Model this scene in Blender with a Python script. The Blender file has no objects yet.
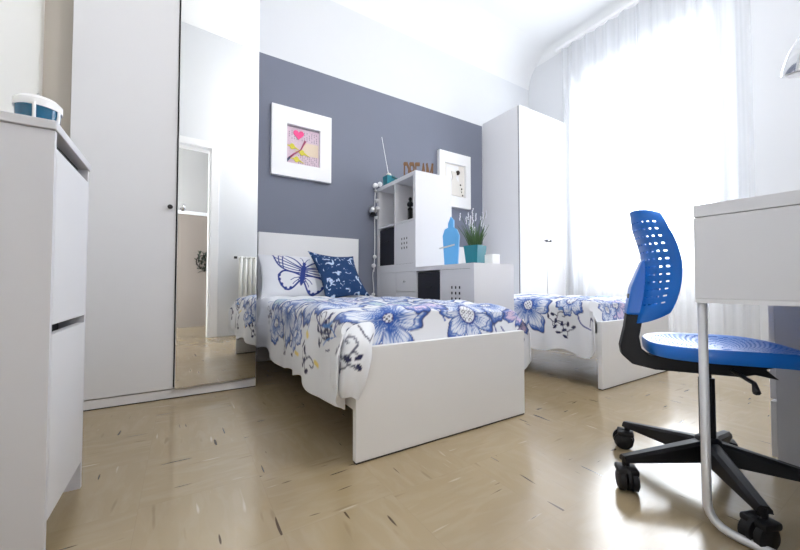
import bpy, bmesh, math, random
import numpy as np
from mathutils import Vector, Matrix, Euler
random.seed(7); rng = np.random.default_rng(7)
PI = math.pi
C = bpy.context.scene.collection
SC = bpy.context.scene

# ---------------------------------------------------------------- materials
def srgb(r, g, b):
    f = lambda c: (c/255/12.92) if c/255 <= .04045 else ((c/255+.055)/1.055)**2.4
    return (f(r), f(g), f(b), 1)
def mat(name, col, rough=.5, metal=0, spec=.5, noise=None, bump=None, coat=0):
    m = bpy.data.materials.new(name); m.use_nodes = True
    nt = m.node_tree; b = nt.nodes['Principled BSDF']
    b.inputs['Base Color'].default_value = col
    b.inputs['Roughness'].default_value = rough
    b.inputs['Metallic'].default_value = metal
    b.inputs['Specular IOR Level'].default_value = spec
    b.inputs['Coat Weight'].default_value = coat
    tc = nt.nodes.new('ShaderNodeTexCoord')
    if noise:
        sc, amt = noise
        n = nt.nodes.new('ShaderNodeTexNoise'); n.inputs['Scale'].default_value = sc; n.inputs['Detail'].default_value = 4
        nt.links.new(tc.outputs['Object'], n.inputs['Vector'])
        mx = nt.nodes.new('ShaderNodeMix'); mx.data_type = 'RGBA'
        mx.inputs[6].default_value = tuple(c*(1-amt) for c in col[:3])+(1,)
        mx.inputs[7].default_value = tuple(min(1, c*(1+amt)) for c in col[:3])+(1,)
        nt.links.new(n.outputs['Fac'], mx.inputs[0]); nt.links.new(mx.outputs[2], b.inputs['Base Color'])
    if bump:
        sc, st = bump
        n = nt.nodes.new('ShaderNodeTexNoise'); n.inputs['Scale'].default_value = sc; n.inputs['Detail'].default_value = 3
        nt.links.new(tc.outputs['Object'], n.inputs['Vector'])
        bp = nt.nodes.new('ShaderNodeBump'); bp.inputs['Strength'].default_value = st; bp.inputs['Distance'].default_value = .01
        nt.links.new(n.outputs['Fac'], bp.inputs['Height']); nt.links.new(bp.outputs['Normal'], b.inputs['Normal'])
    return m
def emis(name, col, s):
    m = bpy.data.materials.new(name); m.use_nodes = True; nt = m.node_tree
    b = nt.nodes['Principled BSDF']; b.inputs['Base Color'].default_value = col
    b.inputs['Emission Color'].default_value = col; b.inputs['Emission Strength'].default_value = s
    return m
WALL = mat('wall_white', (.70, .715, .74, 1), .8, noise=(3, .012), bump=(60, .04))
CEIL = mat('ceiling_white', (.80, .81, .82, 1), .85, noise=(2, .01))
CREAM = mat('wall_cream', (.76, .75, .71, 1), .8, noise=(3, .012))
GREY = mat('grey_paint', (.165, .180, .235, 1), .7, noise=(4, .03), bump=(60, .05))
LAM = mat('white_laminate', (.70, .70, .725, 1), .42, spec=.3, noise=(2, .008))
LAMB = mat('white_laminate_bed', (.76, .76, .765, 1), .38, noise=(2, .008))
LAMG = mat('white_laminate_cabinet', (.63, .63, .665, 1), .4, noise=(2, .01))
DARK = mat('dark_gap', (.02, .02, .024, 1), .7)  # near black that puts the shade of gaps and recesses into colour
EDGE = mat('dark_edge', (.04, .035, .03, 1), .7)
BLACKP = mat('black_plastic', (.008, .008, .010, 1), .5, spec=.3, noise=(40, .2))
NAVYB = mat('black_blue_box', (.006, .007, .016, 1), .6, noise=(30, .2))
BLUE = mat('blue_plastic', (.001, .135, .56, 1), .3, spec=.6, noise=(6, .05))
STEEL = mat('steel', (.62, .62, .63, 1), .28, metal=1, noise=(20, .04))
GRYM = mat('silver_paint', (.62, .62, .64, 1), .35, metal=.35, noise=(20, .03))
CHROME = mat('chrome', (.75, .75, .76, 1), .1, metal=1)
MIRR = mat('mirror_glass', (.93, .94, .94, 1), .0, metal=1)
MATT = mat('mattress_fabric', (.75, .75, .76, 1), .9, bump=(200, .1))
STEELD = mat('dark_steel', (.12, .12, .13, 1), .35, metal=.6, noise=(20, .05))
HALLW = mat('hall_greige', (.40, .385, .37, 1), .8, noise=(3, .02))
TEAL = mat('teal_ceramic', (.01, .18, .235, 1), .35, noise=(10, .1))
TEALD = mat('teal_dark', (.008, .09, .10, 1), .4)
SKYB = mat('sky_blue_wood', (.10, .36, .70, 1), .5, noise=(8, .06))
WOOD = mat('brown_wood', (.16, .075, .025, 1), .6, noise=(25, .35))
WHT = mat('white_paint', (.85, .85, .86, 1), .45, noise=(6, .01))
LEAF = mat('leaf_green', (.05, .12, .035, 1), .6, noise=(30, .4))
LAV = mat('lavender_tip', (.72, .72, .80, 1), .7, noise=(40, .1))
SOIL = mat('soil', (.05, .03, .02, 1), .9, noise=(60, .3))
PINKP = mat('pale_pink_paper', (.66, .52, .60, 1), .8, noise=(90, .25))
BEIGEP = mat('beige_paper', (.72, .60, .46, 1), .8, noise=(60, .06))
PINK = mat('pink_heart', (.80, .07, .25, 1), .6)
MAUVE = mat('mauve_twig', (.36, .06, .14, 1), .6)
YEL = mat('yellow_green', (.62, .55, .04, 1), .6, noise=(40, .1))
DBLUE = mat('dark_blue_ink', (.03, .06, .12, 1), .6)
BACKG = mat('mauve_grey_line', (.25, .21, .26, 1), .7)
CREAMF = mat('ivory_cloth', (.76, .73, .68, 1), .8, bump=(50, .2))
HAIR = mat('dark_brown', (.03, .02, .015, 1), .7)
RAD = mat('radiator_enamel', (.80, .80, .78, 1), .35)
TAUPE = mat('hall_taupe', (.24, .20, .17, 1), .8, noise=(3, .05))
LBLUE = mat('cyan_card', (.12, .52, .70, 1), .5)
BOXT = mat('blue_glass', (.006, .10, .20, 1), .15, noise=(12, .3))
WBR = mat('dark_foliage', (.02, .03, .02, 1), .8)
CLOTHW = mat('white_cloth', (.84, .84, .86, 1), .85, bump=(25, .15))
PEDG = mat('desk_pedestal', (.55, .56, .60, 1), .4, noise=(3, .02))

def cushion_mat():
    m = bpy.data.materials.new('navy_print'); m.use_nodes = True; nt = m.node_tree
    b = nt.nodes['Principled BSDF']; b.inputs['Roughness'].default_value = .85
    tc = nt.nodes.new('ShaderNodeTexCoord')
    mp = nt.nodes.new('ShaderNodeMapping'); mp.inputs['Scale'].default_value = (1, 1, 1)
    nt.links.new(tc.outputs['Object'], mp.inputs['Vector'])
    n = nt.nodes.new('ShaderNodeTexNoise'); n.inputs['Scale'].default_value = 17; n.inputs['Detail'].default_value = 1.5
    n.inputs['Distortion'].default_value = 1.6
    nt.links.new(mp.outputs[0], n.inputs['Vector'])
    r = nt.nodes.new('ShaderNodeValToRGB')
    e = r.color_ramp.elements
    e[0].position = .0; e[0].color = (.004, .028, .098, 1); e[1].position = .60; e[1].color = (.006, .042, .14, 1)
    x = e.new(.66); x.color = (.5, .62, .78, 1)
    nt.links.new(n.outputs['Fac'], r.inputs['Fac']); nt.links.new(r.outputs[0], b.inputs['Base Color'])
    return m
NAVY = cushion_mat()

def attr_mat(name, bump=True):
    m = bpy.data.materials.new(name); m.use_nodes = True; nt = m.node_tree
    b = nt.nodes['Principled BSDF']; b.inputs['Roughness'].default_value = .85
    b.inputs['Sheen Weight'].default_value = .2
    a = nt.nodes.new('ShaderNodeAttribute'); a.attribute_name = 'print'
    nt.links.new(a.outputs['Color'], b.inputs['Base Color'])
    return m
PRINT = attr_mat('printed_cotton')

def floor_mat():
    m = bpy.data.materials.new('marbled_vinyl_tile'); m.use_nodes = True; nt = m.node_tree; N = nt.nodes; L = nt.links
    b = N['Principled BSDF']
    tc = N.new('ShaderNodeTexCoord')
    def mapping(scale, rot=(0, 0, 0), loc=(0, 0, 0)):
        mp = N.new('ShaderNodeMapping'); mp.inputs['Scale'].default_value = scale
        mp.inputs['Rotation'].default_value = rot; mp.inputs['Location'].default_value = loc
        L.new(tc.outputs['Object'], mp.inputs['Vector']); return mp.outputs[0]
    def noise(vec, scale, detail=3, dist=0):
        n = N.new('ShaderNodeTexNoise'); n.inputs['Scale'].default_value = scale; n.inputs['Detail'].default_value = detail
        n.inputs['Distortion'].default_value = dist; L.new(vec, n.inputs['Vector']); return n.outputs['Fac']
    def ramp(fac, p0, p1, c0=(0, 0, 0, 1), c1=(1, 1, 1, 1)):
        r = N.new('ShaderNodeValToRGB'); r.color_ramp.elements[0].position = p0; r.color_ramp.elements[1].position = p1
        r.color_ramp.elements[0].color = c0; r.color_ramp.elements[1].color = c1; L.new(fac, r.inputs['Fac']); return r.outputs[0]
    def mth(op, a, bb):
        n = N.new('ShaderNodeMath'); n.operation = op
        for i, v in enumerate((a, bb)):
            if isinstance(v, (int, float)): n.inputs[i].default_value = v
            else: L.new(v, n.inputs[i])
        return n.outputs[0]
    def mix(f, a, bb):
        n = N.new('ShaderNodeMix'); n.data_type = 'RGBA'
        if isinstance(f, (int, float)): n.inputs[0].default_value = f
        else: L.new(f, n.inputs[0])
        for i, v in ((6, a), (7, bb)):
            if isinstance(v, tuple): n.inputs[i].default_value = v
            else: L.new(v, n.inputs[i])
        return n.outputs[2]
    T = .33
    ch = N.new('ShaderNodeTexChecker'); ch.inputs['Scale'].default_value = 1/T
    ch.inputs['Color1'].default_value = (0, 0, 0, 1); ch.inputs['Color2'].default_value = (1, 1, 1, 1)
    L.new(mapping((1, 1, 0), loc=(.1, .05, .001)), ch.inputs['Vector'])
    chk = ch.outputs['Fac']
    base = mix(ramp(noise(mapping((1, 1, 1)), 1.7, 4), .3, .7), (.31, .235, .135, 1), (.365, .285, .175, 1))
    mott = ramp(noise(mapping((3, 12, 1), (0, 0, .1)), 2.2, 5, .6), .45, .75)
    mott2 = ramp(noise(mapping((12, 3, 1), (0, 0, .1)), 2.2, 5, .6), .45, .75)
    base = mix(mth('MULTIPLY', mix(chk, mott, mott2), .22), base, (.46, .39, .29, 1))
    # dashes: light and dark, direction alternates by tile
    def dash(seed, w, l, lo, hi):
        a = ramp(noise(mapping((l, w, 1), (0, 0, .12), (seed, seed*.7, 0)), 1, 1.2, .15), lo, hi)
        c = ramp(noise(mapping((w, l, 1), (0, 0, -.14), (seed*1.3, seed, 0)), 1, 1.2, .15), lo, hi)
        return mix(chk, a, c)
    dk = dash(3.1, 52, 5.0, .715, .735)
    lt = dash(9.7, 44, 5.0, .72, .78)
    md = dash(15.3, 34, 5.0, .69, .76)
    base = mix(mth('MULTIPLY', md, .45), base, (.20, .14, .075, 1))
    base = mix(mth('MULTIPLY', lt, .5), base, (.58, .51, .41, 1))
    base = mix(mth('MULTIPLY', dk, .9), base, (.05, .028, .014, 1))
    # joints
    br = N.new('ShaderNodeTexBrick'); br.offset = 0; br.inputs['Scale'].default_value = 1
    br.inputs['Brick Width'].default_value = T; br.inputs['Row Height'].default_value = T
    br.inputs['Mortar Size'].default_value = .0009; br.inputs['Mortar Smooth'].default_value = .2
    br.inputs['Color1'].default_value = (0, 0, 0, 1); br.inputs['Color2'].default_value = (0, 0, 0, 1); br.inputs['Mortar'].default_value = (1, 1, 1, 1)
    L.new(mapping((1, 1, 0), loc=(.1, .05, 0)), br.inputs['Vector'])
    base = mix(mth('MULTIPLY', br.outputs['Color'], .10), base, (.12, .09, .06, 1))
    L.new(base, b.inputs['Base Color'])
    rg = mth('ADD', mth('MULTIPLY', noise(mapping((1, 1, 1)), 7, 4), .10), .13)
    L.new(rg, b.inputs['Roughness']); b.inputs['Specular IOR Level'].default_value = .95
    bp = N.new('ShaderNodeBump'); bp.inputs['Strength'].default_value = .04; bp.inputs['Distance'].default_value = .02
    L.new(noise(mapping((1, 1, 1)), 5, 3), bp.inputs['Height']); L.new(bp.outputs[0], b.inputs['Normal'])
    return m
FLOOR = floor_mat()

def curtain_mat():
    m = bpy.data.materials.new('sheer_voile'); m.use_nodes = True; nt = m.node_tree; N = nt.nodes; L = nt.links
    N.remove(N['Principled BSDF']); out = [n for n in N if n.type == 'OUTPUT_MATERIAL'][0]
    tr = N.new('ShaderNodeBsdfTransparent'); tr.inputs[0].default_value = (1, 1, 1, 1)
    tl = N.new('ShaderNodeBsdfTranslucent'); tl.inputs[0].default_value = (.9, .91, .93, 1)
    df = N.new('ShaderNodeBsdfDiffuse'); df.inputs[0].default_value = (.78, .79, .81, 1)
    m1 = N.new('ShaderNodeMixShader'); m1.inputs[0].default_value = .5; L.new(tl.outputs[0], m1.inputs[1]); L.new(df.outputs[0], m1.inputs[2])
    m2 = N.new('ShaderNodeMixShader')
    w = N.new('ShaderNodeTexNoise'); w.inputs['Scale'].default_value = 1; w.inputs['Detail'].default_value = 2
    tc = N.new('ShaderNodeTexCoord'); mp = N.new('ShaderNodeMapping'); mp.inputs['Scale'].default_value = (3, 30, .15)
    L.new(tc.outputs['Object'], mp.inputs[0]); L.new(mp.outputs[0], w.inputs['Vector'])
    mr = N.new('ShaderNodeMapRange'); mr.inputs[3].default_value = .42; mr.inputs[4].default_value = .66; L.new(w.outputs['Fac'], mr.inputs[0])
    L.new(mr.outputs[0], m2.inputs[0])
    L.new(tr.outputs[0], m2.inputs[1]); L.new(m1.outputs[0], m2.inputs[2]); L.new(m2.outputs[0], out.inputs[0])
    return m
SHEER = curtain_mat()
def glass_mat():
    m = bpy.data.materials.new('window_glass'); m.use_nodes = True; nt = m.node_tree; N = nt.nodes; L = nt.links
    N.remove(N['Principled BSDF']); out = [n for n in N if n.type == 'OUTPUT_MATERIAL'][0]
    tr = N.new('ShaderNodeBsdfTransparent'); gl = N.new('ShaderNodeBsdfGlossy'); gl.inputs['Roughness'].default_value = .02
    mx = N.new('ShaderNodeMixShader'); mx.inputs[0].default_value = .07
    L.new(tr.outputs[0], mx.inputs[1]); L.new(gl.outputs[0], mx.inputs[2]); L.new(mx.outputs[0], out.inputs[0]); return m
GLASS = glass_mat()

# ---------------------------------------------------------------- mesh helpers
class MB:
    def __init__(s): s.v = []; s.f = []
    def add(s, vs, fs):
        o = len(s.v); s.v += [tuple(v) for v in vs]; s.f += [tuple(i+o for i in f) for f in fs]; return s
    def box(s, x0, x1, y0, y1, z0, z1, bev=0.0, M=None):
        bm = bmesh.new()
        bmesh.ops.create_cube(bm, size=1)
        for v in bm.verts:
            v.co = Vector(((x0+x1)/2+v.co.x*(x1-x0), (y0+y1)/2+v.co.y*(y1-y0), (z0+z1)/2+v.co.z*(z1-z0)))
        if bev > 0: bmesh.ops.bevel(bm, geom=bm.edges[:], offset=bev, segments=2, affect='EDGES', profile=.5)
        if M: bmesh.ops.transform(bm, matrix=M, verts=bm.verts)
        bm.verts.index_update()
        s.add([v.co[:] for v in bm.verts], [[v.index for v in f.verts] for f in bm.faces]); bm.free(); return s
    def tube(s, pts, r, n=10, cap=True):
        pts = [Vector(p) for p in pts]; k = len(pts)
        rs = r if isinstance(r, (list, tuple)) else [r]*k
        T = []
        for i in range(k):
            a = pts[max(0, i-1)]; b = pts[min(k-1, i+1)]; T.append((b-a).normalized())
        up = Vector((0, 0, 1)) if abs(T[0].z) < .9 else Vector((1, 0, 0))
        nrm = T[0].cross(up).normalized(); vs = []; fs = []
        for i in range(k):
            nrm = (nrm - T[i]*nrm.dot(T[i])).normalized(); bi = T[i].cross(nrm)
            for j in range(n):
                a = 2*PI*j/n; vs.append(pts[i]+(nrm*math.cos(a)+bi*math.sin(a))*rs[i])
        for i in range(k-1):
            for j in range(n):
                fs.append((i*n+j, i*n+(j+1) % n, (i+1)*n+(j+1) % n, (i+1)*n+j))
        if cap: fs.append(tuple(range(n))[::-1]); fs.append(tuple((k-1)*n+j for j in range(n)))
        return s.add(vs, fs)
    def lathe(s, prof, n=24, c=(0, 0, 0), M=None):
        vs = []; fs = []
        for (r, z) in prof:
            for j in range(n):
                a = 2*PI*j/n; v = Vector((max(r, 1e-4)*math.cos(a), max(r, 1e-4)*math.sin(a), z))
                if M: v = M @ v
                vs.append(v+Vector(c))
        for i in range(len(prof)-1):
            for j in range(n): fs.append((i*n+j, i*n+(j+1) % n, (i+1)*n+(j+1) % n, (i+1)*n+j))
        fs.append(tuple(range(n))[::-1]); fs.append(tuple((len(prof)-1)*n+j for j in range(n)))
        return s.add(vs, fs)
    def prism(s, poly, d, M=None):          # poly in local xz-plane, extruded along y by d
        n = len(poly); vs = [Vector((x, 0, z)) for x, z in poly]+[Vector((x, d, z)) for x, z in poly]
        if M: vs = [M @ v for v in vs]
        fs = [tuple(range(n)), tuple(range(2*n-1, n-1, -1))]+[(i, i+n, (i+1) % n+n, (i+1) % n) for i in range(n)]
        return s.add(vs, fs)
    def build(s, name, m, parent=None, smooth=False, loc=None):
        me = bpy.data.meshes.new(name); me.from_pydata(s.v, [], s.f); me.materials.append(m)
        bm = bmesh.new(); bm.from_mesh(me); bmesh.ops.recalc_face_normals(bm, faces=bm.faces); bm.to_mesh(me); bm.free()
        o = bpy.data.objects.new(name, me); C.objects.link(o)
        if smooth:
            for p in me.polygons: p.use_smooth = True
            if smooth == 'auto':
                md = o.modifiers.new('es', 'EDGE_SPLIT'); md.split_angle = R(35)
        if parent: o.parent = parent
        if loc: o.location = loc
        return o
def R(d): return math.radians(d)
def Box(*a, **k): return MB().box(*a, **k)
def struct(o): o['kind'] = 'structure'; return o
def tag(o, label, cat, group=None):
    o['label'] = label; o['category'] = cat
    if group: o['group'] = group
    return o
def thing(name, label, cat, loc, rz=0, group=None):
    o = bpy.data.objects.new(name, None); C.objects.link(o); o.location = loc; o.rotation_euler = (0, 0, rz)
    o.empty_display_size = .1
    return tag(o, label, cat, group)
def bezier(p0, p1, p2, p3, n=10):
    o = []
    for i in range(n+1):
        t = i/n; o.append(tuple((1-t)**3*a+3*(1-t)**2*t*b+3*(1-t)*t*t*c+t**3*d for a, b, c, d in zip(p0, p1, p2, p3)))
    return o

# ---------------------------------------------------------------- room
XL, XR, YN, YB, ZC = -.62, 4.15, -.13, 3.162, 3.80
struct(Box(XL-.1, XR+.1, -3.2, YB+.1, -.1, 0).build('floor', FLOOR))
struct(Box(XL-.1, XR+.3, YN-.12, YB+.1, ZC, ZC+.1).build('ceiling', CEIL))
struct(Box(XL-.12, XR+.3, YB, YB+.12, 0, ZC).build('wall_back', WALL))
struct(Box(.30, 3.215, YB-.002, YB-.0002, 0, 2.672).build('trim_1', GREY))      # the painted grey panel of the back wall
struct(Box(XL-.12, XL, YN-.12, YB, 0, ZC).build('wall_left', CREAM))
wy0, wy1, wz = 1.17, 2.40, 3.12
w = MB().box(XR, XR+.3, YN-.12, wy0, 0, ZC).box(XR, XR+.3, wy1, YB, 0, ZC).box(XR, XR+.3, wy0, wy1, wz, ZC)
struct(w.build('wall_right', WALL))
dx0, dx1, dz = -.45, .50, 2.33
w = MB().box(XL-.12, dx0, YN-.12, YN, 0, ZC).box(dx1, XR, YN-.12, YN, 0, ZC).box(dx0, dx1, YN-.12, YN, dz, ZC)
struct(w.build('wall_front', WALL))
# doorway casing (seen in the mirror)
cs = MB()
for ya, yb in ((YN, YN+.022),):
    cs.box(dx1-.005, dx1+.085, ya, yb, 0, dz+.085, .004).box(dx0-.085, dx0+.005, ya, yb, 0, dz+.085, .004).box(dx0, dx1, ya, yb, dz, dz+.085, .004)
cs.box(dx1-.02, dx1, YN-.12, YN, 0, dz).box(dx0, dx0+.02, YN-.12, YN, 0, dz).box(dx0, dx1, YN-.12, YN, dz-.02, dz)
struct(cs.build('door_1', WHT))
# hallway beyond the doorway
struct(Box(-1.6, 2.3, -3.3, -3.2, 0, 2.8).build('wall_hall_far', TAUPE))
struct(Box(-1.7, -1.6, -3.2, YN-.12, 0, 2.8).build('wall_hall_left', WALL))
struct(Box(2.3, 2.4, -3.2, YN-.12, 0, 2.8).build('wall_hall_right', WALL))
struct(Box(-1.7, 2.4, -3.3, YN-.12, 2.8, 2.9).build('ceiling_hall', CEIL))
struct(MB().box(.66, .74, -1.52, -1.44, 0, 1.77, .004).box(-1.6, .66, -1.52, -1.44, 1.72, 1.77, .004).build('trim_2', WHT))
struct(Box(-1.6, .66, -1.51, -1.47, 0, 1.72).build('door_2', TAUPE))
struct(Box(-1.6, 2.3, -1.52, -1.46, 1.771, 2.8).build('wall_hall_upper', HALLW))
struct(Box(XL, -.50, 2.44, 2.46, 0, 3.3).build('trim_6', mat('beige_gap_panel', (.50, .46, .41, 1), .7, noise=(4, .03))))  # added beige panel, lightens the dark gap between wall and wardrobe
# crown cove where wall meets ceiling
def cove(name, p0, p1, inward, r=.13):
    p0 = Vector(p0); p1 = Vector(p1); n = 8; vs = []; fs = []
    for P in (p0, p1):
        for i in range(n+1):
            a = PI/2*i/n; vs.append(P+Vector(inward)*(r-r*math.cos(a))+Vector((0, 0, -(r-r*math.sin(a)))))
        vs.append(P)
    m = n+2
    for i in range(m): fs.append((i, (i+1) % m, (i+1) % m+m, i+m))
    fs += [tuple(range(m))[::-1], tuple(range(m, 2*m))]
    return struct(MB().add(vs, fs).build(name, CEIL, smooth='auto'))
cove('trim_3', (XL, YB, ZC), (XR, YB, ZC), (0, -1, 0), .38); cove('trim_4', (XR, YN, ZC), (XR, YB, ZC), (-1, 0, 0), .11)
struct(MB().box(3.2, XR, YB-.014, YB, 0, .08).build('baseboard_back', WHT))
struct(MB().box(XR-.014, XR, YN, wy0-.1, 0, .08).box(XR-.014, XR, wy1+.1, YB, 0, .08).build('baseboard_right', WHT))
# window
wf = MB(); t = .06
wf.box(XR+.12, XR+.18, wy0, wy0+t, 0, wz, .004).box(XR+.12, XR+.18, wy1-t, wy1, 0, wz, .004)
wf.box(XR+.12, XR+.18, wy0, wy1, wz-t, wz, .004).box(XR+.12, XR+.18, wy0, wy1, 0, .08, .004)
ym = (wy0+wy1)/2
wf.box(XR+.115, XR+.185, ym-.05, ym+.05, 0, wz, .004).box(XR+.12, XR+.18, wy0, wy1, .75, .82, .004)
win = struct(wf.build('window_1', WHT))
MB().box(XR+.148, XR+.152, wy0+t, ym-.05, .82, wz-t).box(XR+.148, XR+.152, ym+.05, wy1-t, .82, wz-t).build('glass_pane', GLASS, win)
MB().box(XR+.14, XR+.16, wy0+t, ym-.05, .08, .75).box(XR+.14, XR+.16, ym+.05, wy1-t, .08, .75).build('lower_panel', WHT, win)
struct(Box(XR, XR+.3, wy0, wy1, -.05, .004).build('trim_5', WHT))

# ---------------------------------------------------------------- curtains
cr = thing('curtain_rail', 'white ceiling curtain rail above the bright window', 'curtain rail', (XR-.10, 0, 3.645))
Box(-.025, .025, .80, 2.66, 0, .035, .004).build('rail', WHT, cr)
for y in (.95, 1.7, 2.5): Box(-.012, .10, y-.012, y+.012, .02, .05, .003).build('bracket', WHT, cr)
def sheer(name, y0, y1, label, ph, top=3.64, fold=22, amp=.024, gather=0):
    nu, nv = 340, 16; vs = []; fs = []
    for j in range(nv+1):
        z = .02+(top-.02)*j/nv; q = j/nv
        for i in range(nu+1):
            u = i/nu; y = y0+(y1-y0)*u
            a = amp*(1.1-.4*q)
            d = a*math.sin(u*fold*2*PI*(y1-y0)+ph+.6*math.sin(3*u*PI+2*q))+a*.5*math.sin(u*fold*4.7*(y1-y0)+ph*2+q)
            vs.append((d, y+.006*math.sin(u*60+q*3), z))
    for j in range(nv):
        for i in range(nu): a = j*(nu+1)+i; fs.append((a, a+1, a+nu+2, a+nu+1))
    o = MB().add(vs, fs).build(name, SHEER, smooth=True, loc=(XR-.10, 0, 0))
    return tag(o, label, 'curtain')
sheer('sheer_curtain', 1.74, 2.57, 'sheer white floor length curtain hanging beside the white corner wardrobe', 0, fold=7)
sheer('sheer_curtain', .86, 1.74, 'sheer white floor length curtain hanging on the desk side of the window', 2, fold=8)

# ---------------------------------------------------------------- left wardrobe with mirror door
WY = 2.37
wd = thing('wardrobe', 'tall white wardrobe with one mirrored door beside the headboard', 'wardrobe', (-.045, WY, 0))
MB().box(-.452, .447, .022, YB-WY-.01, .055, 3.25).build('carcass', LAM, wd)
Box(0, .022, .0175, .0225, .06, 3.25).build('door_gap_shade', DARK, wd)  # dark slab colours in the shadow between the two doors
Box(-.452, .447, .006, .03, .006, .052).build('plinth', LAM, wd)
Box(-.450, .445, .009, .03, 0, .006).build('dark_foot_strip', EDGE, wd)
d = Box(-.452, .006, 0, .017, .058, 3.25, .0015).build('door', LAM, wd)
kp = [(.0, 0), (.006, 0), (.006, .014), (.013, .018), (.013, .026), (.006, .03), (0, .03)]
MB().lathe(kp, 20, (-.022, 0, 1.09), Matrix.Rotation(R(90), 4, 'X')).build('knob', BLACKP, d, smooth='auto')
md = bpy.data.objects.new('mirror_door', None)
hx = .447; th = R(2.5)
bx = MB().box(-.434, 0, .003, .021, .058, 3.25).build('mirror_door', LAM, wd); bx.location = (hx, 0, 0); bx.rotation_euler = (0, 0, th)
MB().box(-.432, -.002, -.001, .0028, .060, 3.248).build('mirror', MIRR, bx)
MB().lathe(kp, 20, (-.408, -.001, 1.09), Matrix.Rotation(R(90), 4, 'X')).build('knob', CHROME, bx, smooth='auto')

# ---------------------------------------------------------------- right wardrobe
w2 = thing('wardrobe', 'white two door wardrobe in the corner next to the window', 'wardrobe', (3.222, 2.582, 0))
Box(0, .884, .026, .57, 0, 2.70).build('carcass', LAM, w2)
Box(.002, .884, .0175, .0262, .062, 2.698).build('door_gap_shade', DARK, w2)  # dark slab behind the doors colours in the shade of their gaps
Box(0, .884, .004, .022, 0, .06).build('plinth', LAM, w2)
for a, b, kx in ((.0, .469, .440), (.479, .884, .510)):
    d = Box(a, b, 0, .017, .065, 2.70, .0015).build('door', LAM, w2)
    MB().lathe(kp, 20, (kx, 0, 1.17), Matrix.Rotation(R(90), 4, 'X') @ Matrix.Scale(1.3, 4)).build('knob', STEELD, d, smooth='auto')

# ---------------------------------------------------------------- shoe cabinet left
sc = thing('shoe_cabinet', 'white shoe cabinet with two tilting flaps against the left wall', 'cabinet', (XL+.002, 1.148, 0))
W = -.266-XL-.004
Box(0, W, 0, .016, 0, 1.022).build('side_panel', LAMG, sc); Box(0, W, .344, .36, 0, 1.022).build('side_panel', LAMG, sc)
Box(0, .012, .018, .342, 0, 1.022).build('back_panel', LAMG, sc)
Box(.012, W-.06, .018, .342, .08, 1.0).build('inner_box', DARK, sc)
Box(.012, W-.024, .018, .342, .9835, 1.022).build('recess_shade', DARK, sc)  # near black box colours in the shade under the cabinet top
Box(.012, W-.04, .018, .342, 0, .07).build('plinth', LAMG, sc)
Box(0, W+.004, -.006, .366, 1.024, 1.046, .002).build('top', LAMG, sc)
for z0, z1 in ((.085, .528), (.552, .983)):
    Box(W-.018, W+.001, .0165, .3435, z0, z1, .001).build('flap_door', LAM, sc)
# ornaments on the cabinet
jr = thing('jar', 'blue glass jar with white bands on the shoe cabinet', 'jar', (-.345, 1.33, 1.047)); jr.scale = (.74, .74, 1.32)
MB().lathe([(.036, 0), (.048, .004), (.058, .03), (.062, .062)], 32).build('body', BOXT, jr, smooth='auto')
MB().lathe([(.063, .062), (.066, .062), (.066, .076), (.052, .084), (0, .086)], 32).build('lid', WHT, jr, smooth='auto')
for a in (-85, -20, 55):
    c, s = math.cos(R(a)), math.sin(R(a))
    MB().tube([(.04*c, .04*s, .001), (.052*c, .052*s, .006), (.062*c, .062*s, .032), (.066*c, .066*s, .066)], .005, 6).build('white_band', WHT, jr, smooth=True)
MB().lathe([(.0, .086), (.006, .086), (.009, .092), (.004, .098), (0, .098)], 14).build('lid_knob', STEEL, jr, smooth=True)
bl = MB().lathe([(.001, 0)]+[(.027*math.sin(PI*i/12), .027-.027*math.cos(PI*i/12)) for i in range(1, 12)]+[(.001, .054)], 20).build('ball', BLACKP, None, smooth=True, loc=(-.412, 1.395, 1.0465))
bl.scale = (.9, .9, 1.5)
tag(bl, 'small black ball beside the blue jar', 'ornament')
yl = tag(Box(-.03, .03, -.05, .05, 0, .012, .002).build('notebook', YEL, None, loc=(-.505, 1.235, 1.0465)), 'yellow green pad lying at the left edge on the shoe cabinet', 'notebook')

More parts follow.
